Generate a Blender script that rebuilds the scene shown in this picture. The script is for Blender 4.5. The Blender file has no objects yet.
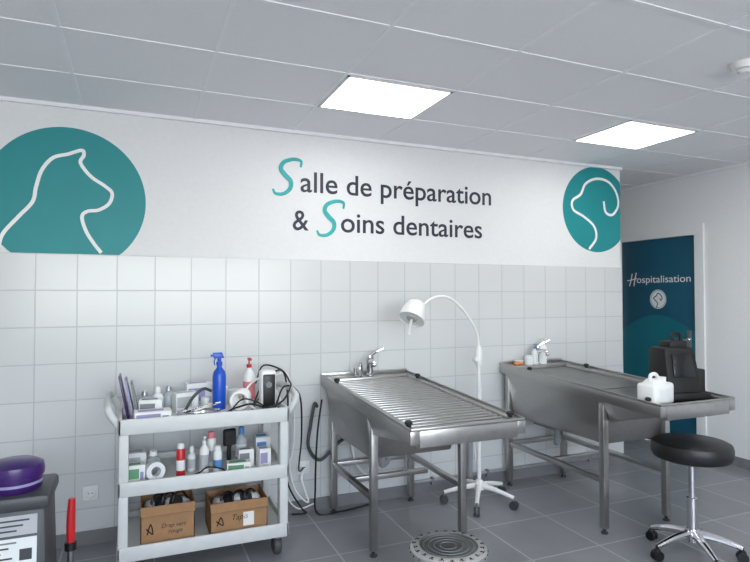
import bpy, bmesh, math, random
from mathutils import Vector, Matrix
random.seed(4)
sc=bpy.context.scene
sc.view_settings.view_transform='Standard'
sc.view_settings.exposure=0.0

def lin(c):
    return tuple((x/255/12.92 if x/255<=0.04045 else ((x/255+0.055)/1.055)**2.4) for x in c)
MATS={}
def mat(name,c,rough=0.5,metal=0.0,var=0.06,scale=12,bump=0.0,emis=None,es=0,alpha=1,stretch=None,trans=0):
    if name in MATS: return MATS[name]
    m=bpy.data.materials.new(name); m.use_nodes=True
    nt=m.node_tree; b=nt.nodes['Principled BSDF']
    col=lin(c)
    tc=nt.nodes.new('ShaderNodeTexCoord'); mp=nt.nodes.new('ShaderNodeMapping')
    if stretch: mp.inputs['Scale'].default_value=stretch
    n=nt.nodes.new('ShaderNodeTexNoise'); n.inputs['Scale'].default_value=scale; n.inputs['Detail'].default_value=3
    nt.links.new(tc.outputs['Object'],mp.inputs[0]); nt.links.new(mp.outputs[0],n.inputs['Vector'])
    r=nt.nodes.new('ShaderNodeValToRGB')
    r.color_ramp.elements[0].position=.3; r.color_ramp.elements[1].position=.7
    r.color_ramp.elements[0].color=(*[max(0,x*(1-var)) for x in col],1)
    r.color_ramp.elements[1].color=(*[min(1,x*(1+var)) for x in col],1)
    nt.links.new(n.outputs['Fac'],r.inputs[0]); nt.links.new(r.outputs[0],b.inputs['Base Color'])
    b.inputs['Roughness'].default_value=rough; b.inputs['Metallic'].default_value=metal
    if trans: b.inputs['Transmission Weight'].default_value=trans
    if bump:
        bp=nt.nodes.new('ShaderNodeBump'); bp.inputs['Strength'].default_value=bump; bp.inputs['Distance'].default_value=.01
        nt.links.new(n.outputs['Fac'],bp.inputs['Height']); nt.links.new(bp.outputs[0],b.inputs['Normal'])
    if emis:
        b.inputs['Emission Color'].default_value=(*emis,1); b.inputs['Emission Strength'].default_value=es
    MATS[name]=m; return m

def tile_mat(name,ax,size,off,c1,c2,grout,gw,rough,var=0.05,bump=.3,nscale=3):
    """square tile grid: ax=(axis0,axis1) world axes"""
    m=bpy.data.materials.new(name); m.use_nodes=True; nt=m.node_tree; b=nt.nodes['Principled BSDF']
    tc=nt.nodes.new('ShaderNodeTexCoord'); sp=nt.nodes.new('ShaderNodeSeparateXYZ'); nt.links.new(tc.outputs['Object'],sp.inputs[0])
    def mth(op,a,bv=None):
        n=nt.nodes.new('ShaderNodeMath'); n.operation=op
        for i,v in enumerate((a,bv)):
            if v is None: continue
            if isinstance(v,(int,float)): n.inputs[i].default_value=v
            else: nt.links.new(v,n.inputs[i])
        return n.outputs[0]
    ds=[];ids=[]
    for k in (0,1):
        q=mth('DIVIDE',mth('SUBTRACT',sp.outputs[ax[k]],off[k]),size)
        f=mth('FRACT',q); ids.append(mth('FLOOR',q))
        ds.append(mth('MINIMUM',f,mth('SUBTRACT',1.0,f)))
    d=mth('MULTIPLY',mth('MINIMUM',ds[0],ds[1]),size)
    mr=nt.nodes.new('ShaderNodeMapRange'); mr.inputs[1].default_value=gw*.5; mr.inputs[2].default_value=gw*.5+.0015
    nt.links.new(d,mr.inputs[0])
    cb=nt.nodes.new('ShaderNodeCombineXYZ'); nt.links.new(ids[0],cb.inputs[0]); nt.links.new(ids[1],cb.inputs[1])
    wn=nt.nodes.new('ShaderNodeTexWhiteNoise'); nt.links.new(cb.outputs[0],wn.inputs[0])
    n=nt.nodes.new('ShaderNodeTexNoise'); n.inputs['Scale'].default_value=nscale; n.inputs['Detail'].default_value=6
    nt.links.new(tc.outputs['Object'],n.inputs['Vector'])
    mixf=mth('ADD',mth('MULTIPLY',wn.outputs[0],.35),mth('MULTIPLY',n.outputs[0],.65))
    mx=nt.nodes.new('ShaderNodeMix'); mx.data_type='RGBA'; mx.inputs['A'].default_value=(*lin(c1),1); mx.inputs['B'].default_value=(*lin(c2),1)
    nt.links.new(mixf,mx.inputs['Factor'])
    mg=nt.nodes.new('ShaderNodeMix'); mg.data_type='RGBA'; mg.inputs['A'].default_value=(*lin(grout),1)
    nt.links.new(mr.outputs[0],mg.inputs['Factor']); nt.links.new(mx.outputs['Result'],mg.inputs['B'])
    nt.links.new(mg.outputs['Result'],b.inputs['Base Color'])
    bp=nt.nodes.new('ShaderNodeBump'); bp.inputs['Strength'].default_value=bump; bp.inputs['Distance'].default_value=.002
    nt.links.new(mr.outputs[0],bp.inputs['Height']); nt.links.new(bp.outputs[0],b.inputs['Normal'])
    b.inputs['Roughness'].default_value=rough
    return m

def catmull(pts,n=8,closed=False):
    P=[Vector(p) for p in pts]
    if len(P)<3: return P
    out=[]
    N=len(P)
    rng=range(N if closed else N-1)
    for i in rng:
        if closed: p0,p1,p2,p3=P[(i-1)%N],P[i],P[(i+1)%N],P[(i+2)%N]
        else:
            p1,p2=P[i],P[i+1]; p0=P[i-1] if i>0 else p1*2-p2; p3=P[i+2] if i+2<N else p2*2-p1
        for k in range(n):
            t=k/n
            out.append(.5*((2*p1)+(-p0+p2)*t+(2*p0-5*p1+4*p2-p3)*t*t+(-p0+3*p1-3*p2+p3)*t**3))
    if not closed: out.append(P[-1])
    return out

class Ob:
    def __init__(s,name):
        s.name=name; s.parts={}; s.order=[]; s.cur=None; s.M=Matrix()
    def part(s,n):
        if n not in s.parts: s.parts[n]=dict(v=[],f=[],m=[],mats=[]); s.order.append(n)
        s.cur=s.parts[n]; return s
    def add(s,bm,material,M=None):
        if s.cur is None: s.part('body')
        bmesh.ops.recalc_face_normals(bm,faces=bm.faces)
        p=s.cur
        if material not in p['mats']: p['mats'].append(material)
        mi=p['mats'].index(material); o=len(p['v'])
        MM=s.M@(M or Matrix())
        bm.verts.index_update()
        for v in bm.verts: p['v'].append(tuple(MM@v.co))
        for f in bm.faces: p['f'].append([o+v.index for v in f.verts]); p['m'].append(mi)
        bm.free()
    def hexa(s,pts,material,bev=0,M=None,seg=2):
        bm=bmesh.new(); v=[bm.verts.new(p) for p in pts]
        for f in ((0,1,2,3),(4,5,6,7),(0,1,5,4),(1,2,6,5),(2,3,7,6),(3,0,4,7)): bm.faces.new([v[i] for i in f])
        if bev: bmesh.ops.bevel(bm,geom=bm.edges[:],offset=bev,segments=seg,affect='EDGES',profile=.5)
        s.add(bm,material,M)
    def box(s,x0,x1,y0,y1,z0,z1,material,bev=0,M=None,seg=2):
        s.hexa([(x0,y0,z0),(x1,y0,z0),(x1,y1,z0),(x0,y1,z0),(x0,y0,z1),(x1,y0,z1),(x1,y1,z1),(x0,y1,z1)],material,bev,M,seg)
    def lathe(s,prof,material,M=None,n=32):
        bm=bmesh.new(); rings=[]
        for r,z in prof:
            if r<1e-6: rings.append([bm.verts.new((0,0,z))])
            else: rings.append([bm.verts.new((r*math.cos(2*math.pi*i/n),r*math.sin(2*math.pi*i/n),z)) for i in range(n)])
        for a,b in zip(rings,rings[1:]):
            for i in range(n):
                j=(i+1)%n
                if len(a)==1 and len(b)==1: continue
                if len(a)==1: bm.faces.new((a[0],b[i],b[j]))
                elif len(b)==1: bm.faces.new((a[i],a[j],b[0]))
                else: bm.faces.new((a[i],a[j],b[j],b[i]))
        s.add(bm,material,M)
    def cyl(s,p0,p1,r,material,r2=None,n=20):
        p0=Vector(p0);p1=Vector(p1);d=p1-p0;L=d.length
        M=Matrix.Translation(p0)@d.to_track_quat('Z','Y').to_matrix().to_4x4()
        r2=r if r2 is None else r2
        s.lathe([(0,0),(r,0),(r2,L),(0,L)],material,M,n)
    def tube(s,pts,r,material,n=10,smooth=8,closed=False,radii=None,squash=None):
        P=catmull(pts,smooth,closed) if smooth else [Vector(p) for p in pts]
        bm=bmesh.new(); rings=[]; N=len(P)
        up=Vector((0,0,1)); prev=None
        for i,p in enumerate(P):
            a=P[(i-1)%N] if (closed or i>0) else p; b=P[(i+1)%N] if (closed or i<N-1) else p
            t=(b-a).normalized()
            if prev is None:
                q=up if abs(t.dot(up))<.9 else Vector((1,0,0))
                prev=(q-t*q.dot(t)).normalized()
            else:
                prev=(prev-t*prev.dot(t)).normalized()
            bn=t.cross(prev)
            rr=r
            if radii:
                f=i/(N-1)*(len(radii)-1);k=min(int(f),len(radii)-2);rr=radii[k]+(radii[k+1]-radii[k])*(f-k)
            ring=[]
            for k in range(n):
                A=2*math.pi*k/n
                co=p+prev*rr*math.cos(A)+bn*rr*math.sin(A)
                if squash:
                    ax,c,sf=squash; co[ax]=c+(co[ax]-c)*sf
                ring.append(bm.verts.new(co))
            rings.append(ring)
        for i in range(N if closed else N-1):
            a=rings[i];b=rings[(i+1)%N]
            for k in range(n): bm.faces.new((a[k],a[(k+1)%n],b[(k+1)%n],b[k]))
        if not closed:
            bm.faces.new(rings[0]); bm.faces.new(rings[-1])
        s.add(bm,material)
    def ball(s,c,r,material,M=None,n=20):
        if isinstance(r,(int,float)): r=(r,r,r)
        bm=bmesh.new(); bmesh.ops.create_uvsphere(bm,u_segments=n,v_segments=n//2,radius=1)
        T=Matrix.Translation(c)@(M or Matrix())@Matrix.Diagonal((*r,1))
        s.add(bm,material,T)
    def prism(s,poly,origin,xd,yd,depth,material):
        """2D polygon extruded along normal xd x yd"""
        o=Vector(origin);xd=Vector(xd);yd=Vector(yd);nd=xd.cross(yd)
        bm=bmesh.new()
        a=[bm.verts.new(o+xd*p[0]+yd*p[1]) for p in poly]; b=[bm.verts.new(o+xd*p[0]+yd*p[1]+nd*depth) for p in poly]
        bm.faces.new(a);bm.faces.new(b)
        N=len(poly)
        for i in range(N): bm.faces.new((a[i],a[(i+1)%N],b[(i+1)%N],b[i]))
        s.add(bm,material)
    def text(s,body,origin,xd,yd,width,material,height=None,depth=.001,shear=0,bold=0):
        cu=bpy.data.curves.new('t','FONT'); cu.body=body; cu.extrude=0; cu.shear=shear; cu.offset=bold
        to=bpy.data.objects.new('t',cu); sc.collection.objects.link(to)
        bpy.context.view_layer.update()
        me=to.evaluated_get(bpy.context.evaluated_depsgraph_get()).to_mesh()
        bm=bmesh.new(); bm.from_mesh(me); to.to_mesh_clear()
        bpy.data.objects.remove(to); bpy.data.curves.remove(cu)
        xs=[v.co.x for v in bm.verts]; k=width/(max(xs)-min(xs)); x0=min(xs)
        ky=height if height else k   # height = scale of font units
        xd=Vector(xd);yd=Vector(yd);nd=xd.cross(yd);o=Vector(origin)
        r=bmesh.ops.extrude_face_region(bm,geom=bm.faces[:])
        for g in r['geom']:
            if isinstance(g,bmesh.types.BMVert): g.co.z+=1
        for v in bm.verts: v.co=o+xd*((v.co.x-x0)*k)+yd*(v.co.y*ky)+nd*(v.co.z*depth)
        s.add(bm,material)
    def done(s,smooth=True,angle=35,parent=None):
        objs=[]
        for n in s.order:
            p=s.parts[n]
            if not p['v']: continue
            me=bpy.data.meshes.new(n if len(s.order)>1 else s.name)
            me.from_pydata(p['v'],[],p['f'])
            for m in p['mats']: me.materials.append(m)
            me.polygons.foreach_set('material_index',p['m'])
            if smooth:
                me.polygons.foreach_set('use_smooth',[True]*len(me.polygons)); me.set_sharp_from_angle(angle=math.radians(angle))
            me.update()
            o=bpy.data.objects.new(n if len(s.order)>1 else s.name,me); sc.collection.objects.link(o); objs.append(o)
        if len(objs)==1 and len(s.order)==1:
            if parent: objs[0].parent=parent
            return objs[0]
        e=bpy.data.objects.new(s.name,None); e.empty_display_size=.1; sc.collection.objects.link(e)
        for o in objs: o.parent=e
        if parent: e.parent=parent
        return e

def T(x,y,z,rz=0,rx=0,ry=0):
    return Matrix.Translation((x,y,z))@Matrix.Rotation(rz,4,'Z')@Matrix.Rotation(ry,4,'Y')@Matrix.Rotation(rx,4,'X')

# ---------------- materials
paint=mat('wall_paint',(226,227,228),.6,var=.015,scale=40,bump=.05)
paintr=mat('wall_paint_right',(236,237,238),.6,var=.012,scale=40,bump=.05)
ceilm=mat('ceiling_tile',(240,240,243),.8,var=.03,scale=220,bump=.12)
gridm=mat('ceiling_tbar',(242,242,246),.6,var=.01)
tilem=tile_mat('wall_tile_glazed',(0,2),.2,(-.1,1.594-2.0),(204,206,207),(212,213,213),(186,188,190),.004,.22,bump=.5)
floorm=tile_mat('floor_tile_grey',(0,1),.45,(.1,.17),(120,122,126),(152,153,156),(180,181,183),.007,.30,bump=.25,nscale=5)
basem=mat('baseboard_tile_grey',(124,125,127),.4,var=.08,scale=8)
steel=mat('brushed_steel',(176,174,172),.33,1,var=.06,scale=30,stretch=(1,12,1))
steeld=mat('steel_dull',(140,139,138),.42,1,var=.08,scale=14)
lidm=mat('bin_lid_steel',(190,189,188),.5,.7,var=.05,scale=14)
chrome=mat('chrome',(215,215,218),.12,1,var=.02)
white=mat('white_plastic',(232,232,230),.35,var=.02)
cartm=mat('cart_plastic',(205,207,206),.45,var=.03,scale=20)
black=mat('black_plastic',(16,16,18),.4,var=.1)
blackm=mat('black_matt_plastic',(10,10,12),.6,var=.1)
screenm=mat('dark_screen',(22,24,28),.2,var=.05)
blackl=mat('black_vinyl',(24,24,26),.42,var=.15,scale=60,bump=.1)
rubber=mat('grey_rubber',(70,70,72),.6)
teal=mat('teal_vinyl',(18,138,142),.5,var=.04,scale=4)
teals=mat('teal_script',(40,165,165),.5,var=.2,scale=5)
navy=mat('navy_vinyl',(40,42,60),.5,var=.02)
whitev=mat('white_vinyl',(240,242,242),.5,var=.01)
doorm=mat('door_vinyl_navy',(24,84,108),.45,var=.12,scale=2)
doort=mat('door_vinyl_teal',(20,108,124),.45,var=.1,scale=2)
card=mat('cardboard',(160,122,86),.8,var=.08,scale=25)
blue=mat('blue_plastic',(20,80,190),.3)
red=mat('red_plastic',(190,28,36),.35)
purple=mat('purple_plastic',(56,24,96),.3)
green=mat('green_print',(90,150,110),.5)
orange=mat('orange_plastic',(215,140,90),.5)
paper=mat('paper_label',(225,228,228),.6,var=.03)
grey=mat('grey_plastic',(120,124,128),.5)
dgrey=mat('dark_grey_plastic',(58,60,64),.45)
mgrey=mat('mid_grey_plastic',(66,69,74),.45)
lgrey=mat('light_grey_metal',(176,178,182),.5)
pvc=mat('grey_pvc',(150,152,155),.45)
pinkm=mat('pink_bottle',(220,130,138),.4)
lav=mat('lavender_print',(150,144,184),.5)
glassy=mat('frosted_jar',(200,210,214),.15,trans=.3)
panelm=mat('led_diffuser',(255,255,255),.5,emis=(1,.99,.98),es=9)
skyb=mat('blue_label',(80,130,185),.5)

# ---------------- room shell
CH=2.42
o=Ob('floor'); o.box(-2.7,4.7,-2.7,5.4,-.1,0,floorm); o.done(False)
o=Ob('wall_back'); o.box(-2.7,3.684,3.53,3.75,0,CH,paint); o.done(False)
o=Ob('wall_back_tiling'); o.box(-2.7,3.684,3.52,3.53,.0,1.594,tilem); o.done(False)
o=Ob('wall_corridor_side'); o.box(3.53,3.684,3.75,5.3,0,CH,paint); o.done(False)
o=Ob('wall_corridor_end'); o.box(3.684,4.45,5.2,5.3,0,CH,paint); o.done(False)
o=Ob('wall_right')
o.box(4.45,4.6,-2.7,3.41,0,CH,paintr); o.box(4.45,4.6,4.31,5.3,0,CH,paintr); o.box(4.45,4.6,3.41,4.31,1.93,CH,paintr); o.done(False)
o=Ob('wall_left'); o.box(-2.7,-2.6,-2.6,3.52,0,CH,paint); o.done(False)
o=Ob('wall_front')
o.box(-2.7,-1.6,-2.7,-2.6,0,CH,paint); o.box(2.6,4.45,-2.7,-2.6,0,CH,paint)
o.box(-1.6,2.6,-2.7,-2.6,0,.9,paint); o.box(-1.6,2.6,-2.7,-2.6,2.2,CH,paint); o.done(False)
o=Ob('window_1')
for x in (-1.6,-.2,1.2,2.56): o.box(x,x+.04,-2.68,-2.63,.9,2.2,white)
o.box(-1.56,2.56,-2.68,-2.63,.9,.94,white); o.box(-1.56,2.56,-2.68,-2.63,2.16,2.2,white); o.done(False)
o=Ob('ceiling')
o.part('ceiling_slab').box(-2.7,4.7,-2.7,5.4,CH,CH+.1,ceilm)
o.part('ceiling_grid')
xs=[.31+.6*k for k in range(-5,7)]; ys=[3.02-.51*k for k in range(0,11)]+[3.53+.0,4.04,4.55,5.06]
for x in xs: o.box(x-.009,x+.009,-2.6,5.2,CH-.003,CH+.001,gridm)
for y in ys: o.box(-2.6,4.45,y-.009,y+.009,CH-.0035,CH+.001,gridm)
o.box(-2.6,3.684,3.505,3.53,CH-.02,CH,gridm); o.box(4.43,4.45,-2.6,5.2,CH-.02,CH,gridm)
o.done(False)
def led(x,y):
    o=Ob('led_ceiling_panel')
    o.part('frame')
    a,b,c,d=x+.012,x+.588,y+.012,y+.498
    o.box(a,b,c,c+.012,CH-.008,CH-.0005,white);o.box(a,b,d-.012,d,CH-.008,CH-.0005,white)
    o.box(a,a+.012,c,d,CH-.008,CH-.0005,white);o.box(b-.012,b,c,d,CH-.008,CH-.0005,white)
    o.part('diffuser').box(a+.012,b-.012,c+.012,d-.012,CH-.006,CH-.0005,panelm)
    o.done(False)
for x,y in ((.91,2.51),(2.71,2.51),(-.89,.47),(.91,.47),(2.71,.47),(-.89,-1.57),(.91,-1.57),(2.71,-1.57)): led(x,y)  # front pair in view; the rest are unseen, added to light the room
o=Ob('baseboard_back'); o.box(-2.6,3.684,3.51,3.52,0,.075,basem); o.box(3.684,3.694,3.51,5.2,0,.075,basem); o.done(False)
o=Ob('baseboard_right'); o.box(4.44,4.45,-2.6,3.36,0,.075,basem); o.box(4.44,4.45,4.36,5.2,0,.075,basem); o.done(False)

o=Ob('smoke_detector'); o.lathe([(0,0),(.02,0),(.03,.012),(.05,.014),(.055,.035),(.055,.045),(0,.045)],white,T(2.53,1.7,CH-.045)); o.done()

# door
o=Ob('door_1')
o.part('leaf').box(4.475,4.515,3.45,4.27,.005,1.89,doorm,.002)
o.part('teal_swoosh')
N=24
pts=[]
for i in range(N+1):
    s_=i/N; pts.append((s_*.80,-.02+.16*math.sin(s_*3.0+.2)+.05*s_))
xd=(0,-1,0); yd=(0,0,1)
top=[(x+.01,y+1.02) for x,y in pts]
o.prism([(.01,.30)]+top+[(.81,.30)],(4.475,4.27,0),xd,yd,.0012,doort)
low=[(x+.01,.30+.1*math.sin(x*7)) for x,y in pts]
o.prism([(.01,.03)]+low+[(.81,.03)],(4.4738,4.27,0),xd,yd,.0008,doorm)
o.part('lettering')
o.text('ospitalisation',(4.473,4.09,1.485),xd,yd,.58,whitev,height=.095,depth=.001)
def flat_on_right(pts,r):
    o.tube([(4.4725,4.27-p[0],p[1]) for p in pts],r,whitev,squash=(0,4.4725,.15))
flat_on_right([(.09,1.455),(.11,1.51),(.125,1.575)],.006)
flat_on_right([(.145,1.455),(.155,1.51),(.175,1.585)],.006)
flat_on_right([(.065,1.51),(.115,1.515),(.18,1.53)],.005)
R=.085; cy,cz=.42,1.33
o.tube([(4.4725,4.27-cy-R*math.cos(a*math.pi/12),cz+R*math.sin(a*math.pi/12)) for a in range(24)],.004,whitev,closed=True,smooth=2,squash=(0,4.4725,.15))
o.prism([(cy+ (R-.008)*math.cos(a*math.pi/16),cz+(R-.008)*math.sin(a*math.pi/16)) for a in range(32)],(4.4735,4.27,0),xd,yd,.0008,whitev)
o.tube([(4.4722,4.27-cy-p[0],cz+p[1]) for p in [(-.02,-.08),(-.005,-.04),(-.03,-.01),(-.05,.01),(-.02,.03),(0,.055),(.03,.04),(.045,.01),(.03,-.01),(.02,.01)]],.005,doort,squash=(0,4.4722,.2))
o.part('handle')
o.cyl((4.475,3.53,.98),(4.43,3.53,.98),.01,chrome); o.tube([(4.43,3.53,.98),(4.425,3.58,.98),(4.425,3.66,.98)],.009,chrome)
o.box(4.468,4.475,3.505,3.555,.88,1.06,chrome,.003)
o.done()
o=Ob('trim_door_frame')
o.box(4.44,4.55,3.41,3.448,0,1.93,paintr); o.box(4.44,4.55,4.272,4.31,0,1.93,paintr); o.box(4.44,4.55,3.448,4.272,1.892,1.93,paintr)
o.box(4.435,4.45,3.36,3.41,0,1.98,paintr); o.box(4.435,4.45,4.31,4.36,0,1.98,paintr); o.box(4.435,4.45,3.41,4.31,1.93,1.98,paintr)
o.done(False)

# ---------------- wall mural
YW=3.5295
XD=(1,0,0); ZD=(0,0,1)
def disc(o,cx,cz,R,mt,zmin=-9,xmax=9):
    poly=[]
    for i in range(96):
        a=2*math.pi*i/96; poly.append((min(cx+R*math.cos(a),xmax),max(cz+R*math.sin(a),zmin)))
    o.prism(poly,(0,YW,0),XD,ZD,.0015,mt)
def ribbon(o,pts,r,mt,y=YW-.003,radii=None):
    o.tube([(p[0],y,p[1]) for p in pts],r,mt,squash=(1,y,.1),radii=radii)
o=Ob('cat_wall_decal')
o.part('disc'); disc(o,-.354,1.895,.40,teal,zmin=1.596)
o.part('cat_outline')
pts=[(4,252),(8,234),(22,216),(34,201),(37,186),(42,169),(52,156),(66,151),(79,146),(81,151),(78,159),(88,172),(102,181),(109,188),(106,199),(96,206),(85,208),(80,214),(84,228),(92,241),(99,253)]
ribbon(o,[(-.354+(u-66)/193,max(1.606,1.895+(197-v)/183)) for u,v in pts],.0095,whitev); o.done()
o=Ob('dog_wall_decal')
o.part('disc'); disc(o,3.43,2.06,.345,teal,xmax=3.683)
o.part('dog_outline')
pts=[(589,249),(596,238),(594,226),(584,217),(574,211),(573,202),(581,195),(586,184),(597,178),(609,180),(617,190),(619,203),(613,213),(606,211),(604,200)]
ribbon(o,[(3.43+(u-597)/96,2.06+(209-v)/124) for u,v in pts],.0105,whitev); o.done()
o=Ob('room_name_lettering')
o.part('line_1').text('alle de préparation',(.965,YW,2.033),XD,ZD,1.45,navy,height=.19,depth=.002,bold=.008)
o.part('line_2').text('oins dentaires',(1.24,YW,1.785),XD,ZD,1.095,navy,height=.19,depth=.002,bold=.008)
o.part('ampersand').text('&',(.915,YW,1.785),XD,ZD,.105,navy,height=.185,depth=.002,bold=.008)
S=[(.98,.80),(.98,.97),(.7,1.0),(.38,.90),(.28,.72),(.42,.56),(.62,.40),(.60,.20),(.38,.05),(.1,.04),(.0,.16)]
for nm,x0,z0 in (('script_s',.785,2.0),('script_s_2',1.075,1.75)):
    o.part(nm); ribbon(o,[(x0+p[0]*.185,z0+p[1]*.235) for p in S],.013,teals,radii=[.007,.011,.014,.016,.014,.011,.007])
o.done()

# sockets
def socket(x,z):
    o=Ob('wall_socket')
    o.box(x-.04,x+.04,3.508,3.52,z-.04,z+.04,white,.004)
    M=T(x,3.509,z,rx=math.pi/2)
    o.lathe([(.024,0),(.026,.004),(.022,.006),(.02,.0),(0,0)],paper,M); 
    o.cyl((x-.009,3.509,z),(x-.009,3.5065,z),.003,black); o.cyl((x+.009,3.509,z),(x+.009,3.5065,z),.003,black)
    o.done()
socket(-.222,.28); socket(.985,.28); socket(.24,.28)

# ---------------- prep tables
def table(X0,X1,yf,yb,zf,zb,yl,grate,li=.035,ri=.035):
    def z(y,d=0): return zb+(zf-zb)*(yb-y)/(yb-yf)+d
    o=Ob('veterinary_prep_table')
    def slab(x0,x1,y0,y1,d0,d1,m,bev=0.003):
        o.hexa([(x0,y0,z(y0,d0)),(x1,y0,z(y0,d0)),(x1,y1,z(y1,d0)),(x0,y1,z(y1,d0)),(x0,y0,z(y0,d1)),(x1,y0,z(y0,d1)),(x1,y1,z(y1,d1)),(x0,y1,z(y1,d1))],m,bev)
    o.part('rim')
    w=.045; ap=-.06
    slab(X0,X0+w,yf,yb,ap,0,steel); slab(X1-w,X1,yf,yb,ap,0,steel)
    slab(X0+w,X1-w,yf,yf+w,ap-.015,0,steel); slab(X0+w,X1-w,yb-.11,yb,ap,0,steel)
    slab(X0,X0+.006,yf,yb,0,.012,steel,.002); slab(X1-.006,X1,yf,yb,0,.012,steel,.002); slab(X0,X1,yf,yf+.006,0,.012,steel,.002); slab(X0,X1,yb-.008,yb,0,.02,steel,.002)
    o.part('tray')
    slab(X0+w,X1-w,yf+w,yb-.11,-.05,-.032 if grate else -.022,steeld,0)
    o.part('tub')
    t0,t1=yl-.03,yb-.05
    o.hexa([(X0+.06,t0+.05,.50),(X1-.06,t0+.05,.50),(X1-.06,t1,.50),(X0+.06,t1,.50),(X0+.012,t0,z(t0,-.05)),(X1-.012,t0,z(t0,-.05)),(X1-.012,t1,z(t1,-.05)),(X0+.012,t1,z(t1,-.05))],steel,.008)
    o.hexa([(X0+.06,t0-.02,z(t0,-.17)),(X1-.06,t0-.02,z(t0,-.17)),(X1-.06,t0+.01,z(t0,-.17)),(X0+.06,t0+.01,z(t0,-.17)),
            (X0+.01,yf+.01,z(yf,-.055)),(X1-.01,yf+.01,z(yf,-.055)),(X1-.01,t0+.01,z(t0,-.055)),(X0+.01,t0+.01,z(t0,-.055))],steel,.004)
    if grate:
        o.part('grate')
        n=24; y0=yf+w+.015; y1=yb-.125; st=(y1-y0)/n
        xa,xb=X0+w+.008,X1-w-.008
        for k in range(n):
            y=y0+k*st; slab(xa,xb,y,y+st*.55,-.02,-.006,steel,.003)
        slab(xa,xa+.02,y0,y1,-.03,-.012,steel,.002); slab(xb-.02,xb,y0,y1,-.03,-.012,steel,.002)
        o.part('grate_knobs')
        kn=((X0+.03,yf+.08),(X1-.03,yf+.08),(X0+.03,yb-.22),(X1-.03,yb-.22))
    else:
        o.part('tub_opening'); slab(X0+.09,X1-.09,yl+.1,yb-.16,-.024,-.019,steeld,0)
        o.part('grate_knobs')
        kn=((X0+.03,yf+.10),(X0+.03,yb-.3),(X1-.03,yb-.3))
    for kx,ky in kn:
        o.lathe([(0,0),(.012,0),(.012,.008),(.018,.012),(.018,.022),(.01,.028),(0,.028)],black,T(kx,ky,z(ky)),16)
    o.part('legs')
    q=.019
    ys_=(yl,yb-.06)
    for x in (X0+li,X1-ri):
        for y in ys_:
            o.box(x-q,x+q,y-q,y+q,.03,z(y,-.055),steel,.003)
            o.lathe([(0,0),(.02,0),(.02,.008),(.01,.012),(.01,.032),(0,.032)],dgrey,T(x,y,0),14)
        o.box(x-.015,x+.015,ys_[0]+q,ys_[1]-q,.285,.315,steel,.003)
    o.box(X0+.05,X1-.05,ys_[1]-.015,ys_[1]+.015,.285,.315,steel,.003)
    o.box(X0+.05,X1-.05,(ys_[0]+ys_[1])/2-.015,(ys_[0]+ys_[1])/2+.015,.285,.315,steel,.003)
    o.part('drain_pipe')
    cx=(X0+X1)/2; cy=yb-.28
    o.cyl((cx,cy,.50),(cx,cy,.46),.035,pvc); o.tube([(cx,cy,.47),(cx,cy,.36),(cx+.01,cy+.02,.345-.02),(cx+.06,cy+.06,.34),(cx+.06,cy+.08,.40),(cx+.06,cy+.15,.41),(cx+.06,3.515,.41)],.02,pvc)
    o.part('mixer_tap')
    tx,ty=cx+.01,yb-.055; tz=z(ty)
    o.lathe([(0,0),(.028,0),(.028,.008),(.022,.014),(.021,.085),(.024,.09),(.024,.12),(.016,.13),(0,.13)],chrome,T(tx,ty,tz),24)
    o.tube([(tx,ty,tz+.07),(tx-.02,ty-.06,tz+.10),(tx-.03,ty-.13,tz+.105),(tx-.032,ty-.155,tz+.08)],.013,chrome)
    o.tube([(tx,ty,tz+.125),(tx+.03,ty-.02,tz+.15),(tx+.08,ty-.04,tz+.175)],.008,chrome,radii=[.012,.009,.008])
    return o,z
o,z1=table(1.095,1.70,2.21,3.49,.778,.85,2.78,True,.065,.0)
o.part('spray_hose')
o.tube([(1.35,3.42,.85),(1.33,3.40,.93),(1.30,3.34,.92),(1.29,3.3,.865)],.008,chrome)
o.cyl((1.30,3.42,.85),(1.30,3.42,.90),.012,chrome)
o.done()
o,z2=table(2.46,3.02,2.11,3.49,.80,.862,2.53,False); o.done()

o=Ob('water_supply_hoses')
o.tube([(1.07,3.50,.66),(1.04,3.46,.68),(1.01,3.44,.56),(1.00,3.45,.42),(1.08,3.46,.33),(1.20,3.47,.42),(1.3,3.5,.46)],.011,rubber)
o.tube([(1.30,3.505,.44),(1.34,3.47,.25),(1.5,3.46,.16),(1.68,3.47,.2),(1.74,3.505,.36)],.008,white)
o.tube([(1.07,3.40,.72),(1.035,3.38,.5),(1.03,3.40,.2),(1.05,3.42,.015),(1.2,3.4,.012),(1.4,3.44,.012)],.006,black)
o.done()
o=Ob('wall_pipework')
o.cyl((1.75,3.49,.41),(2.50,3.49,.37),.02,pvc); o.cyl((2.2,3.49,.0),(2.2,3.49,.39),.02,pvc)
o.cyl((3.0,3.49,.34),(3.6,3.49,.30),.02,pvc); o.cyl((1.75,3.5,.09),(3.6,3.5,.09),.012,pvc)
for x in (1.9,2.35,3.3): o.box(x-.01,x+.01,3.485,3.51,.06,.11,grey)
o.done()

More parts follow.
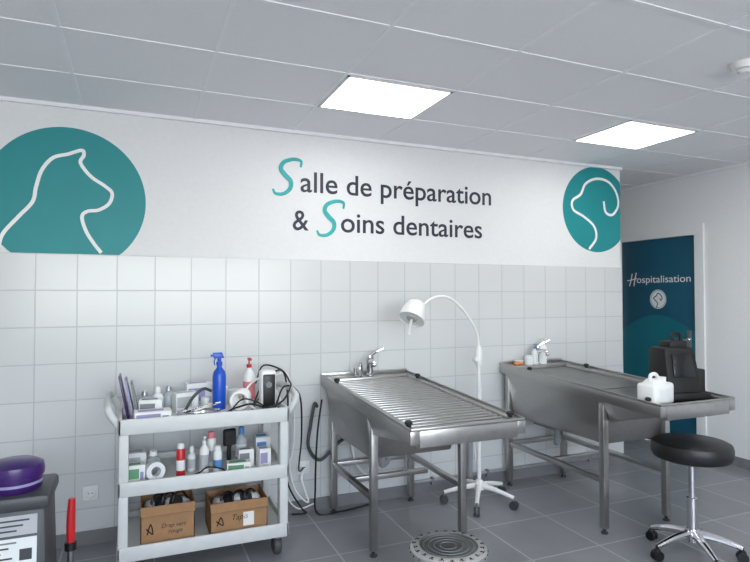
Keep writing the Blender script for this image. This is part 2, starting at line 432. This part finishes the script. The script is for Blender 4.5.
# ---------------- service cart
o=Ob('service_cart')
XA,XB,YA,YB=-.075,.75,2.94,3.44
def tray(zt,h,nm):
    o.part(nm)
    o.box(XA+.01,XB-.01,YA+.01,YB-.01,zt-.03,zt,cartm,.008)
    o.box(XA,XB,YA,YA+.018,zt-.04,zt+h,cartm,.006); o.box(XA,XB,YB-.018,YB,zt-.04,zt+h,cartm,.006)
    o.box(XA,XA+.018,YA,YB,zt-.04,zt+h,cartm,.006); o.box(XB-.018,XB,YA,YB,zt-.04,zt+h,cartm,.006)
tray(.745,.035,'top_tray'); tray(.455,.03,'middle_shelf'); tray(.15,.03,'bottom_shelf')
o.part('handles')
for sx,xe in ((-1,XA),(1,XB)):
    o.tube([(xe,YA+.03,.75),(xe+sx*.03,YA+.02,.80),(xe+sx*.045,YA+.05,.835),(xe+sx*.05,(YA+YB)/2,.85),(xe+sx*.045,YB-.05,.835),(xe+sx*.03,YB-.02,.80),(xe,YB-.03,.75)],.017,cartm,n=12)
o.part('corner_posts')
for x in (XA+.005,XB-.005):
    for y in (YA+.035,YB-.035):
        sx=1 if x<0 else -1
        for za,zb_ in ((.165,.43),(.47,.72)):
            o.box(min(x,x+sx*.045),max(x,x+sx*.045),y-.03,y+.03,za-.06,zb_+.02,cartm,.008)
o.part('casters')
for x in (XA+.05,XB-.05):
    for y in (YA+.06,YB-.06):
        o.cyl((x,y,.115),(x,y,.09),.022,steeld); 
        o.hexa([(x-.016,y-.012,.05),(x+.016,y-.012,.05),(x+.016,y+.028,.05),(x-.016,y+.028,.05),(x-.02,y-.02,.1),(x+.02,y-.02,.1),(x+.02,y+.02,.1),(x-.02,y+.02,.1)],dgrey,.003)
        M=T(x,y+.015,.048,ry=math.pi/2)
        o.lathe([(0,-.024),(.03,-.024),(.044,-.018),(.048,-.01),(.048,.01),(.044,.018),(.03,.024),(0,.024)],rubber,M,24)
o.done()

def bottle(name,x,y,z,r,h,body,cap,kind='pump',label=None,rz=0):
    o=Ob(name); o.M=T(x,y,z,rz)
    sh=h*.72
    o.part('bottle').lathe([(0,0),(r*.95,0),(r,.006),(r,sh*.8),(r*.85,sh*.9),(r*.38,sh),(r*.38,sh+h*.05),(0,sh+h*.05)],body,None,24)
    if label: o.part('label').lathe([(r*1.015,sh*.18),(r*1.015,sh*.68)],label,None,24)
    o.part('cap')
    b=sh+h*.04
    if kind=='pump':
        o.cyl((0,0,b),(0,0,b+h*.07),r*.42,cap); o.cyl((0,0,b+h*.07),(0,0,b+h*.17),r*.12,cap); o.box(-r*.25,r*.25,-r*1.1,r*.3,b+h*.15,b+h*.2,cap,.002)
    elif kind=='spray':
        o.cyl((0,0,b),(0,0,b+h*.06),r*.48,cap); o.cyl((0,0,b+h*.05),(0,0,b+h*.12),r*.3,cap)
        o.hexa([(-r*.85,-r*.28,b+h*.12),(r*.75,-r*.28,b+h*.12),(r*.75,r*.28,b+h*.12),(-r*.85,r*.28,b+h*.12),(-r*1.0,-r*.22,b+h*.22),(r*.4,-r*.22,b+h*.22),(r*.4,r*.22,b+h*.22),(-r*1.0,r*.22,b+h*.22)],cap,.003)
        o.cyl((-r*.95,0,b+h*.17),(-r*1.3,0,b+h*.17),r*.18,cap)
        o.tube([(-r*.6,0,b+h*.12),(-r*.75,0,b+h*.06),(-r*.65,0,b)],r*.1,cap)
    else:
        o.lathe([(0,b),(r*.55,b),(r*.5,b+h*.18),(r*.3,b+h*.22),(0,b+h*.22)],cap,None,20)
    return o.done()
def can(name,x,y,z,r,h,body,cap,label):
    o=Ob(name); o.M=T(x,y,z)
    o.part('can').lathe([(0,0),(r*.94,0),(r,.005),(r,h*.78),(r*.8,h*.83),(0,h*.83)],body,None,28)
    o.part('label').lathe([(r*1.012,h*.2),(r*1.012,h*.5)],label,None,28)
    o.part('cap').lathe([(0,h*.82),(r*.8,h*.82),(r*.76,h*.98),(r*.6,h),(0,h)],cap,None,24)
    return o.done()
def carton(name,x,y,z,w,d,h,m,lab,rz=0,lab2=None):
    o=Ob(name); o.M=T(x,y,z,rz)
    o.part('carton').box(-w/2,w/2,-d/2,d/2,0,h,m,.0015)
    o.part('print').box(-w*.45,w*.2,-d/2-.0008,-d/2,h*.25,h*.8,lab)
    o.box(-w*.4,w*.3,-d*.3,d*.25,h,h+.0008,lab)
    if lab2: o.box(w*.25,w*.42,-d/2-.0008,-d/2,h*.15,h*.6,lab2)
    return o.done(False)
ZT=.745
bottle('blue_spray_bottle',.425,3.22,ZT,.036,.315,blue,blue,'spray')
bottle('disinfectant_bottle',.595,3.26,ZT,.034,.28,white,red,'pump',pinkm)
o=Ob('clipper_charging_station'); o.M=T(.665,3.10,ZT)
o.part('housing').box(-.042,.042,-.035,.035,0,.215,white,.014,seg=3)
o.part('front_panel').box(-.030,.034,-.040,-.034,.015,.195,black,.006)
o.part('dial').cyl((0,-.04,.14),(0,-.045,.14),.016,grey); o.done()
carton('glove_carton',.08,3.03,ZT,.17,.09,.055,white,lav,rz=.05,lab2=skyb)
carton('bandage_carton',.075,3.15,ZT,.11,.07,.09,white,grey,rz=-.1)
carton('compress_carton',.25,3.24,ZT,.12,.07,.10,paper,lgrey,rz=.25)
carton('swab_carton',.33,3.36,ZT,.14,.08,.13,white,lav,rz=.1)
for k,(x,y,h) in enumerate(((.045,3.27,.12),(.11,3.26,.14),(.17,3.33,.13))):
    bottle('storage_jar',x,y,ZT,.03,h,(glassy,paper,glassy)[k],(chrome,white,chrome)[k],'cap')
o=Ob('document_folders')
for k,(m_,xx) in enumerate(((purple,-.03),(lav,-.005),(grey,.018))):
    o.M=T(xx-.0,3.2,ZT+.002,ry=-.2); o.box(-.005,.005,-.11,.05,0.002,.22-.02*k,m_,.002)
o.done()
o=Ob('steel_instrument_dish')
o.M=T(.30,3.045,ZT)@Matrix.Diagonal((1.9,1,1,1))
o.part('dish').lathe([(0,0),(.05,0),(.058,.03),(.063,.031),(.063,.033),(.055,.033),(.047,.004),(0,.004)],chrome)
o.M=Matrix()
o.part('instruments')
for k in range(4): o.cyl((.22+.02*k,3.03,ZT+.036),(.37+.015*k,3.06+.01*k,ZT+.06),.004,(chrome,dgrey,chrome,white)[k])
o.tube([(.24,3.1,ZT+.03),(.28,3.12,ZT+.09),(.33,3.12,ZT+.13),(.37,3.1,ZT+.12)],.008,dgrey)
o.done()
o=Ob('coiled_white_tubing')
for k in range(4):
    r=.045-.003*k
    o.tube([(.515+.01*k+r*math.cos(t*math.pi/6),3.1+.02*k+.3*r*math.sin(t*math.pi/6),ZT+.012+r+.008*k+r*.95*math.sin(t*math.pi/6)) for t in range(12)],.008,white,closed=True,smooth=3)
o.done()
o=Ob('bandage_rolls')
for x,y,r,h in ((.53,3.35,.04,.08),(.46,3.36,.033,.10),(.36,3.27,.028,.06)):
    o.lathe([(.012,0),(r,0),(r,h),(.012,h),(.012,0)],white,T(x,y,ZT),24)
o.done()
o=Ob('black_power_cable')
o.tube([(.665,3.14,.77),(.70,3.2,.80),(.66,3.32,.765),(.56,3.02,.755),(.50,2.985,.755),(.60,2.98,.77),(.72,3.0,.80),(.78,3.05,.865),(.80,3.15,.885),(.79,3.3,.93),(.70,3.38,.95),(.64,3.3,.86)],.005,black)
o.tube([(.70,3.06,.76),(.76,3.1,.865),(.86,3.15,.80),(.90,3.25,.55),(.93,3.42,.30),(.985,3.5,.28)],.005,black)
o.tube([(.42,3.0,.755),(.47,3.05,.77),(.55,3.0,.80),(.62,3.04,.775),(.64,2.98,.76),(.54,2.97,.755),(.44,2.98,.765)],.005,black)
o.tube([(.60,3.15,.77),(.66,3.2,.87),(.74,3.2,.94),(.80,3.25,.90),(.83,3.3,.70),(.82,3.36,.45),(.86,3.40,.22),(.95,3.42,.06),(.99,3.46,.012),(.90,3.47,.012)],.005,black)
o.tube([(.45,3.02,.76),(.52,3.04,.82),(.60,3.03,.80),(.66,2.99,.76),(.70,2.965,.78)],.004,black)
o.done()
o=Ob('white_extension_cable')
o.tube([(.70,3.3,.76),(.74,3.34,.87),(.83,3.36,.90),(.87,3.4,.80),(.86,3.42,.5),(.90,3.44,.2),(1.0,3.45,.08),(.96,3.46,.22),(.985,3.49,.28)],.006,white)
o.tube([(.60,3.04,.755),(.55,3.1,.80),(.58,3.2,.86),(.66,3.22,.90),(.72,3.15,.84),(.74,3.05,.77)],.006,white)
o.tube([(.83,3.36,.88),(.90,3.45,.70),(.91,3.47,.45),(.86,3.47,.18),(.93,3.46,.05),(1.05,3.47,.06)],.005,white)
o.done()

ZM=.455
carton('plaster_carton',.0,3.05,ZM,.09,.07,.085,white,green,rz=.1,lab2=lav)
carton('dressing_carton',.01,3.2,ZM,.09,.10,.11,paper,lgrey)
o=Ob('adhesive_tape_roll'); o.M=T(.092,3.03,ZM+.045,rx=math.pi/2-.1,rz=.3)
o.lathe([(.022,-.022),(.045,-.022),(.045,.022),(.022,.022),(.022,-.022)],paper,None,28); o.lathe([(.020,-.023),(.023,-.023),(.023,.023),(.020,.023)],grey,None,28); o.done()
bottle('glass_jar',.09,3.15,ZM,.035,.12,glassy,white,'cap')
can('red_spray_can',.215,3.04,ZM,.022,.17,red,white,paper)
bottle('small_bottle',.275,3.12,ZM,.022,.13,paper,white,'cap',lgrey)
bottle('shampoo_bottle',.33,3.05,ZM,.024,.20,white,white,'pump',lgrey)
can('lotion_spray_can',.375,3.13,ZM,.024,.19,white,pinkm,lgrey)
can('antiseptic_spray_can',.395,3.03,ZM,.022,.14,paper,white,skyb)
# brush / clipper holder (dark) 
o=Ob('grooming_brush'); o.M=T(.47,3.16,ZM,rz=.3)
o.part('handle').tube([(0,0,0.01),(.0,0,.07),(.005,0,.11)],.012,blackm)
o.part('head').box(-.032,.04,-.014,.014,.10,.19,blackm,.012,seg=3)
o.part('bristles')
for i in range(5):
    for j in range(6): o.cyl((-.02+.012*i,-.014,.115+.012*j),(-.02+.012*i,-.03,.115+.012*j),.0015,grey,n=6)
o.done()
bottle('saline_bottle',.545,3.21,ZM,.03,.19,glassy,skyb,'cap',paper)
carton('syringe_carton',.50,3.02,ZM,.12,.07,.05,white,green,rz=-.1,lab2=lgrey)
carton('suture_carton',.55,3.10,ZM,.08,.05,.09,white,grey)
carton('needle_carton',.635,3.05,ZM,.06,.07,.10,white,lav,rz=.1)
carton('catheter_carton',.655,3.2,ZM,.08,.1,.13,paper,skyb)
o=Ob('shelf_cable')
o.tube([(.24,2.985,ZM+.012),(.30,3.0,ZM+.02),(.34,2.975,ZM+.05),(.41,2.99,ZM+.03),(.45,2.975,ZM+.012),(.58,2.98,ZM+.012)],.004,black); o.done()
def cbox(x,y,w,d,h,txt,w2):
    o=Ob('cardboard_box'); o.M=T(x,y,.15); t=.004
    o.part('walls')
    o.box(-w/2,w/2,-d/2,d/2,0,t,card); o.box(-w/2,w/2,-d/2,-d/2+t,0,h,card); o.box(-w/2,w/2,d/2-t,d/2,0,h,card)
    o.box(-w/2,-w/2+t,-d/2,d/2,0,h,card); o.box(w/2-t,w/2,-d/2,d/2,0,h,card)
    o.part('flaps')
    o.hexa([(-w/2,-d/2,h),(w/2,-d/2,h),(w/2,-d/2+t,h),(-w/2,-d/2+t,h),(-w/2,-d/2-.03,h-.035),(w/2,-d/2-.03,h-.035),(w/2,-d/2-.026,h-.038),(-w/2,-d/2-.026,h-.038)],card)
    o.part('lettering')
    o.text(txt,(-w/2+w*.38,-d/2,h*.42),XD,ZD,w2,black,depth=.0008,shear=.3)
    o.part('symbol').tube([(-w*.38,-d/2-.001,h*.3),(-w*.32,-d/2-.001,h*.55),(-w*.28,-d/2-.001,h*.3),(-w*.4,-d/2-.001,h*.45)],.003,black)
    if w>.28:
        o.part('sticker').box(.02,.075,-d/2-.0008,-d/2,.03,.10,white)
    o.part('contents')
    # crumpled cloths and cable bundles
    for i in range(5):
        cx=-w*.32+w*.16*i
        o.ball((cx,.01*(i%3)-.02,h*.80+.012*(i%2)),(w*.12,d*.3,h*.22),(lgrey,blackl,paper,dgrey,white)[i],Matrix.Rotation(.5*i,4,'Y'),n=14)
    for i in range(3):
        cx=-w*.2+w*.2*i; o.tube([(cx-.03,-.06,h*.7),(cx-.02,-.05,h*1.1),(cx+.02,-.02,h*1.15),(cx+.05,.0,h*.9)],.006,black)
    o.done()
cbox(.155,3.10,.25,.22,.19,'Drap vert\n    rouge',.115); cbox(.50,3.10,.29,.22,.16,'Tapis',.08)

# ---------------- exam lamp
o=Ob('examination_floor_lamp')
cx,cy=2.10,3.22
o.part('base')
for k in range(5):
    a=2*math.pi*k/5+.3; dx,dy=math.cos(a),math.sin(a)
    o.tube([(cx,cy,.115),(cx+dx*.1,cy+dy*.1,.105),(cx+dx*.235,cy+dy*.235,.075)],.014,white,radii=[.02,.016,.012])
    o.part('casters')
    x,y=cx+dx*.235,cy+dy*.235
    o.cyl((x,y,.08),(x,y,.05),.008,steeld)
    for s_ in (-1,1):
        o.cyl((x-dy*s_*.004,y+dx*s_*.004,.027),(x-dy*s_*.018,y+dx*s_*.018,.027),.027,dgrey)
    o.part('base')
o.lathe([(0,.09),(.035,.09),(.035,.13),(.02,.15),(0,.15)],white,T(cx,cy,0),24)
o.part('pole').cyl((cx,cy,.14),(cx,cy,.98),.013,white)
o.part('joint').lathe([(0,.90),(.018,.90),(.024,.92),(.024,1.0),(.016,1.03),(0,1.03)],white,T(cx,cy,0),24)
o.box(cx-.035,cx+.02,cy-.02,cy+.02,.93,.955,white,.005)
o.part('gooseneck').tube([(cx,cy,1.02),(cx-.01,cy,1.10),(cx-.06,cy-.01,1.19),(cx-.14,cy-.02,1.28),(cx-.23,cy-.03,1.345),(cx-.315,cy-.04,1.36),(cx-.39,cy-.05,1.34),(cx-.46,cy-.06,1.29)],.009,white)
o.part('cable').tube([(cx,cy+.02,.95),(cx+.03,cy+.02,.7),(cx-.02,cy+.02,.4),(cx+.02,cy+.04,.15),(cx+.05,cy+.1,.01)],.004,white)
o.part('head')
hd=Vector((cx-.50,cy-.06,1.285)); dirv=Vector((-.45,-.30,-.70)).normalized()
M=Matrix.Translation(hd)@dirv.to_track_quat('Z','Y').to_matrix().to_4x4()
o.lathe([(0,-.055),(.03,-.052),(.056,-.034),(.070,0),(.080,.04),(.084,.085),(.080,.085),(.074,.04),(.05,0),(0,-.01)],white,M)
o.part('lens').lathe([(0,.070),(.078,.070),(.078,.075),(0,.075)],paper,M)
o.part('inner_lens').lathe([(0,.0752),(.035,.0752),(.03,.082),(0,.084)],lgrey,M)
o.part('grip').tube([hd+dirv*.07,hd+dirv*.11+Vector((0,0,-.02)),hd+dirv*.13+Vector((.0,0,-.06))],.009,white)
o.done()

# ---------------- stool
o=Ob('swivel_stool'); cx,cy=2.715,2.14
o.part('seat').lathe([(0,.505),(.16,.505),(.185,.515),(.195,.535),(.196,.568),(.19,.59),(.17,.60),(0,.604)],blackl,T(cx,cy,0),48)
o.part('seat_plate').lathe([(0,.475),(.05,.475),(.10,.502),(.10,.506),(0,.506)],black,T(cx,cy,0))
o.part('lever').tube([(cx,cy,.49),(cx+.09,cy-.04,.485),(cx+.15,cy-.06,.48)],.006,black)
o.part('gas_column').lathe([(0,.09),(.026,.09),(.026,.30),(.016,.302),(.016,.48),(0,.48)],chrome,T(cx,cy,0))
o.part('star_base')
for k in range(5):
    a=2*math.pi*k/5+.5; dx,dy=math.cos(a),math.sin(a); x,y=cx+dx*.225,cy+dy*.225
    o.part('star_base').tube([(cx+dx*.02,cy+dy*.02,.115),(cx+dx*.12,cy+dy*.12,.10),(x,y,.07)],.018,chrome,radii=[.024,.019,.013])
    o.part('casters')
    o.cyl((x,y,.075),(x,y,.045),.008,black)
    for s_ in (-1,1):
        o.cyl((x-dy*s_*.004,y+dx*s_*.004,.026),(x-dy*s_*.02,y+dx*s_*.02,.026),.026,black)
    o.ball((x,y,.045),(.02,.02,.018),black)
o.part('hub').lathe([(0,.075),(.034,.075),(.036,.13),(.03,.14),(0,.14)],chrome,T(cx,cy,0))
o.done()

# ---------------- round waste bin
o=Ob('pedal_waste_bin'); cx,cy=1.24,2.14
M=T(cx,cy,0)
o.part('body').lathe([(0,0),(.145,0),(.15,.01),(.15,.265),(0,.265)],steel,M,48)
o.part('lid').lathe([(0,.265),(.162,.265),(.166,.275),(.164,.292),(.155,.3),(.125,.304)],lidm,M,48)
o.part('lid_top').lathe([(.125,.304),(.118,.298),(0,.300)],steeld,M,48)
o.part('paw_prints')
for k in range(22):
    a=2*math.pi*k/22; r=.139+.005*(k%2)
    x,y=cx+r*math.cos(a),cy+r*math.sin(a)
    o.ball((x,y,.3025),(.006,.006,.0015),black,n=10)
    for j in (-1,0,1):
        b=a+j*.05; o.ball((cx+(r+.009)*math.cos(b),cy+(r+.009)*math.sin(b),.3015),(.003,.003,.0012),black,n=8)
for k in range(26):
    a=2*math.pi*k/26; 
    o.ball((cx+.1655*math.cos(a),cy+.1655*math.sin(a),.283),(.003,.003,.004),black,n=8)
o.part('lid_centre')
for r in (.035,.06,.085,.108):
    o.tube([(cx+r*math.cos(t/10*2*math.pi),cy+r*math.sin(t/10*2*math.pi),.2995) for t in range(10)],.002,grey,closed=True,smooth=3)
o.part('pedal').box(cx-.03,cx+.03,cy-.2,cy-.14,.015,.03,black,.004)
o.done()

# ---------------- items on table 2
o=Ob('white_jerrycan'); o.M=T(2.575,2.24,z2(2.2)-.018,rz=.15,)
o.part('container').box(-.09,.09,-.055,.055,0,.115,white,.018,seg=3)
o.part('shoulder').hexa([(-.08,-.045,.10),(.085,-.045,.10),(.085,.045,.10),(-.08,.045,.10),(-.05,-.025,.135),(.03,-.025,.135),(.03,.025,.135),(-.05,.025,.135)],white,.01)
o.part('handle').tube([(-.05,0,.125),(-.04,0,.155),(0,0,.158),(.03,0,.13)],.010,white)
o.part('cap').cyl((.06,0,.11),(.062,0,.14),.02,white); o.part('label').box(-.05,.04,-.0565,-.055,.03,.085,paper); o.done()
o=Ob('anaesthesia_monitor'); o.M=T(2.84,2.33,z2(2.33)-.018,rz=-.25)
o.part('body').hexa([(-.11,-.10,0),(.10,-.10,0),(.10,.11,0),(-.11,.11,0),(-.10,-.04,.28),(.085,-.04,.28),(.085,.10,.28),(-.10,.10,.28)],blackm,.012)
o.part('screen').hexa([(-.07,-.086,.12),(.06,-.086,.12),(.06,-.075,.12),(-.07,-.075,.12),(-.065,-.060,.245),(.055,-.060,.245),(.055,-.05,.245),(-.065,-.05,.245)],screenm,.002)
o.part('top_unit').box(-.05,.06,-.02,.08,.27,.315,blackm,.01)
o.part('handle').tube([(.0,.03,.31),(.0,.03,.35),(.045,.03,.355),(.055,.03,.31)],.009,blackm)
o.part('side_bracket').box(.095,.14,-.06,.06,.0,.16,blackm,.008)
o.part('foot').box(-.12,.12,-.13,.12,0,.04,blackm,.008)
o.done()
zb2=z2(3.42)
bottle('soap_bottle',2.79,3.42,zb2,.03,.20,white,white,'pump',paper)
bottle('hand_gel_bottle',2.725,3.43,zb2,.024,.15,white,skyb,'pump',paper)
o=Ob('sponge'); o.box(2.55,2.62,3.42,3.46,zb2,zb2+.025,orange,.008,seg=3); o.box(2.55,2.62,3.42,3.46,zb2+.025,zb2+.034,white,.004); o.done()
o=Ob('cotton_jar'); o.lathe([(0,0),(.03,0),(.032,.05),(.026,.055),(.026,.065),(0,.068)],paper,T(2.67,3.43,zb2)); o.done()

# ---------------- left foreground equipment
o=Ob('oxygen_concentrator')
x0,x1,y0,y1=-.62,-.285,2.42,2.72
o.part('body').hexa([(x0,y0,.05),(x1,y0,.05),(x1,y1,.05),(x0,y1,.05),(x0+.01,y0+.03,.60),(x1-.02,y0+.03,.60),(x1-.02,y1,.60),(x0+.01,y1,.60)],mgrey,.02)
o.part('control_head').box(x0,x1-.005,y0+.01,y1,.575,.63,dgrey,.015)
sl=.03/.55
def fy(z): return y0+(z-.05)*sl-.001
def plate(xa,xb,za,zb_,m,d=.0008):
    o.hexa([(xa,fy(za)-d,za),(xb,fy(za)-d,za),(xb,fy(za)+.004,za),(xa,fy(za)+.004,za),(xa,fy(zb_)-d,zb_),(xb,fy(zb_)-d,zb_),(xb,fy(zb_)+.004,zb_),(xa,fy(zb_)+.004,zb_)],m)
o.part('rating_label')
plate(x0+.05,x1-.045,.49,.56,lgrey,0); plate(x0+.05,x1-.045,.30,.48,paper,0)
o.part('label_print')
for k in range(3): plate(x0+.10,x1-.07-k*.02,.54-k*.018,.546-k*.018,dgrey)
for k in range(7):
    zz=.462-k*.018; plate(x0+.08,x1-.11-(k*37%5)*.012,zz,zz+.006,(grey,dgrey)[k%2])
plate(x1-.10,x1-.06,.34,.38,black); plate(x1-.10,x1-.06,.40,.44,dgrey)
o.part('castors')
for x in (x0+.05,x1-.05):
    for y in (y0+.05,y1-.05): o.cyl((x-.012,y,.026),(x+.012,y,.026),.026,black); o.cyl((x,y,.03),(x,y,.06),.01,steeld)
o.part('vent')
for k in range(6): o.box(x0+.08,x1-.06,fy(.1)-.002,fy(.1)+.003,.09+k*.025,.10+k*.025,black)
o.done()
o=Ob('purple_lidded_pot'); o.lathe([(0,0),(.085,0),(.092,.01),(.092,.05),(.098,.052),(.10,.07),(.095,.095),(.07,.108),(0,.112)],purple,T(-.42,2.55,.63),40); 
o.lathe([(.093,.025),(.0945,.025),(.0945,.035),(.093,.035)],lav,T(-.42,2.55,.63),40); o.done()
o=Ob('red_handled_lever'); cx,cy=-.235,2.62
o.part('foot').box(cx-.05,cx+.05,cy-.05,cy+.05,0,.03,dgrey,.006)
o.part('rod').cyl((cx,cy,.02),(cx,cy,.42),.012,steeld)
o.part('grip').tube([(cx,cy,.36),(cx,cy,.46),(cx+.003,cy,.545)],.018,red,radii=[.014,.017,.016,.013])
o.part('collar').cyl((cx,cy,.34),(cx,cy,.37),.022,black)
o.done()

# ---------------- light
w=bpy.data.worlds.new('World'); sc.world=w; w.use_nodes=True
nt=w.node_tree; bg=nt.nodes['Background']
sk=nt.nodes.new('ShaderNodeTexSky'); sk.sky_type='NISHITA'; sk.sun_disc=False; sk.sun_elevation=math.radians(35); sk.sun_rotation=math.radians(20)
mxn=nt.nodes.new('ShaderNodeMix'); mxn.data_type='RGBA'; mxn.inputs['Factor'].default_value=.6; mxn.inputs['B'].default_value=(1,1,1,1)
nt.links.new(sk.outputs[0],mxn.inputs['A']); nt.links.new(mxn.outputs['Result'],bg.inputs[0]); bg.inputs[1].default_value=2.0
ld=bpy.data.lights.new('window_daylight','AREA'); ld.shape='RECTANGLE'; ld.size=4.0; ld.size_y=1.2; ld.energy=95; ld.color=(.94,.97,1)
lo=bpy.data.objects.new('window_daylight',ld); lo.location=(.5,-2.58,1.55); lo.rotation_euler=(math.radians(95),0,0); sc.collection.objects.link(lo)

# ---------------- camera
cd=bpy.data.cameras.new('camera'); cd.sensor_width=36; cd.lens=27.26; cd.clip_start=.05
co=bpy.data.objects.new('camera',cd); co.location=(0,0,1.37); co.rotation_euler=(math.radians(91.4),0,math.radians(-22.8))
sc.collection.objects.link(co); sc.camera=co
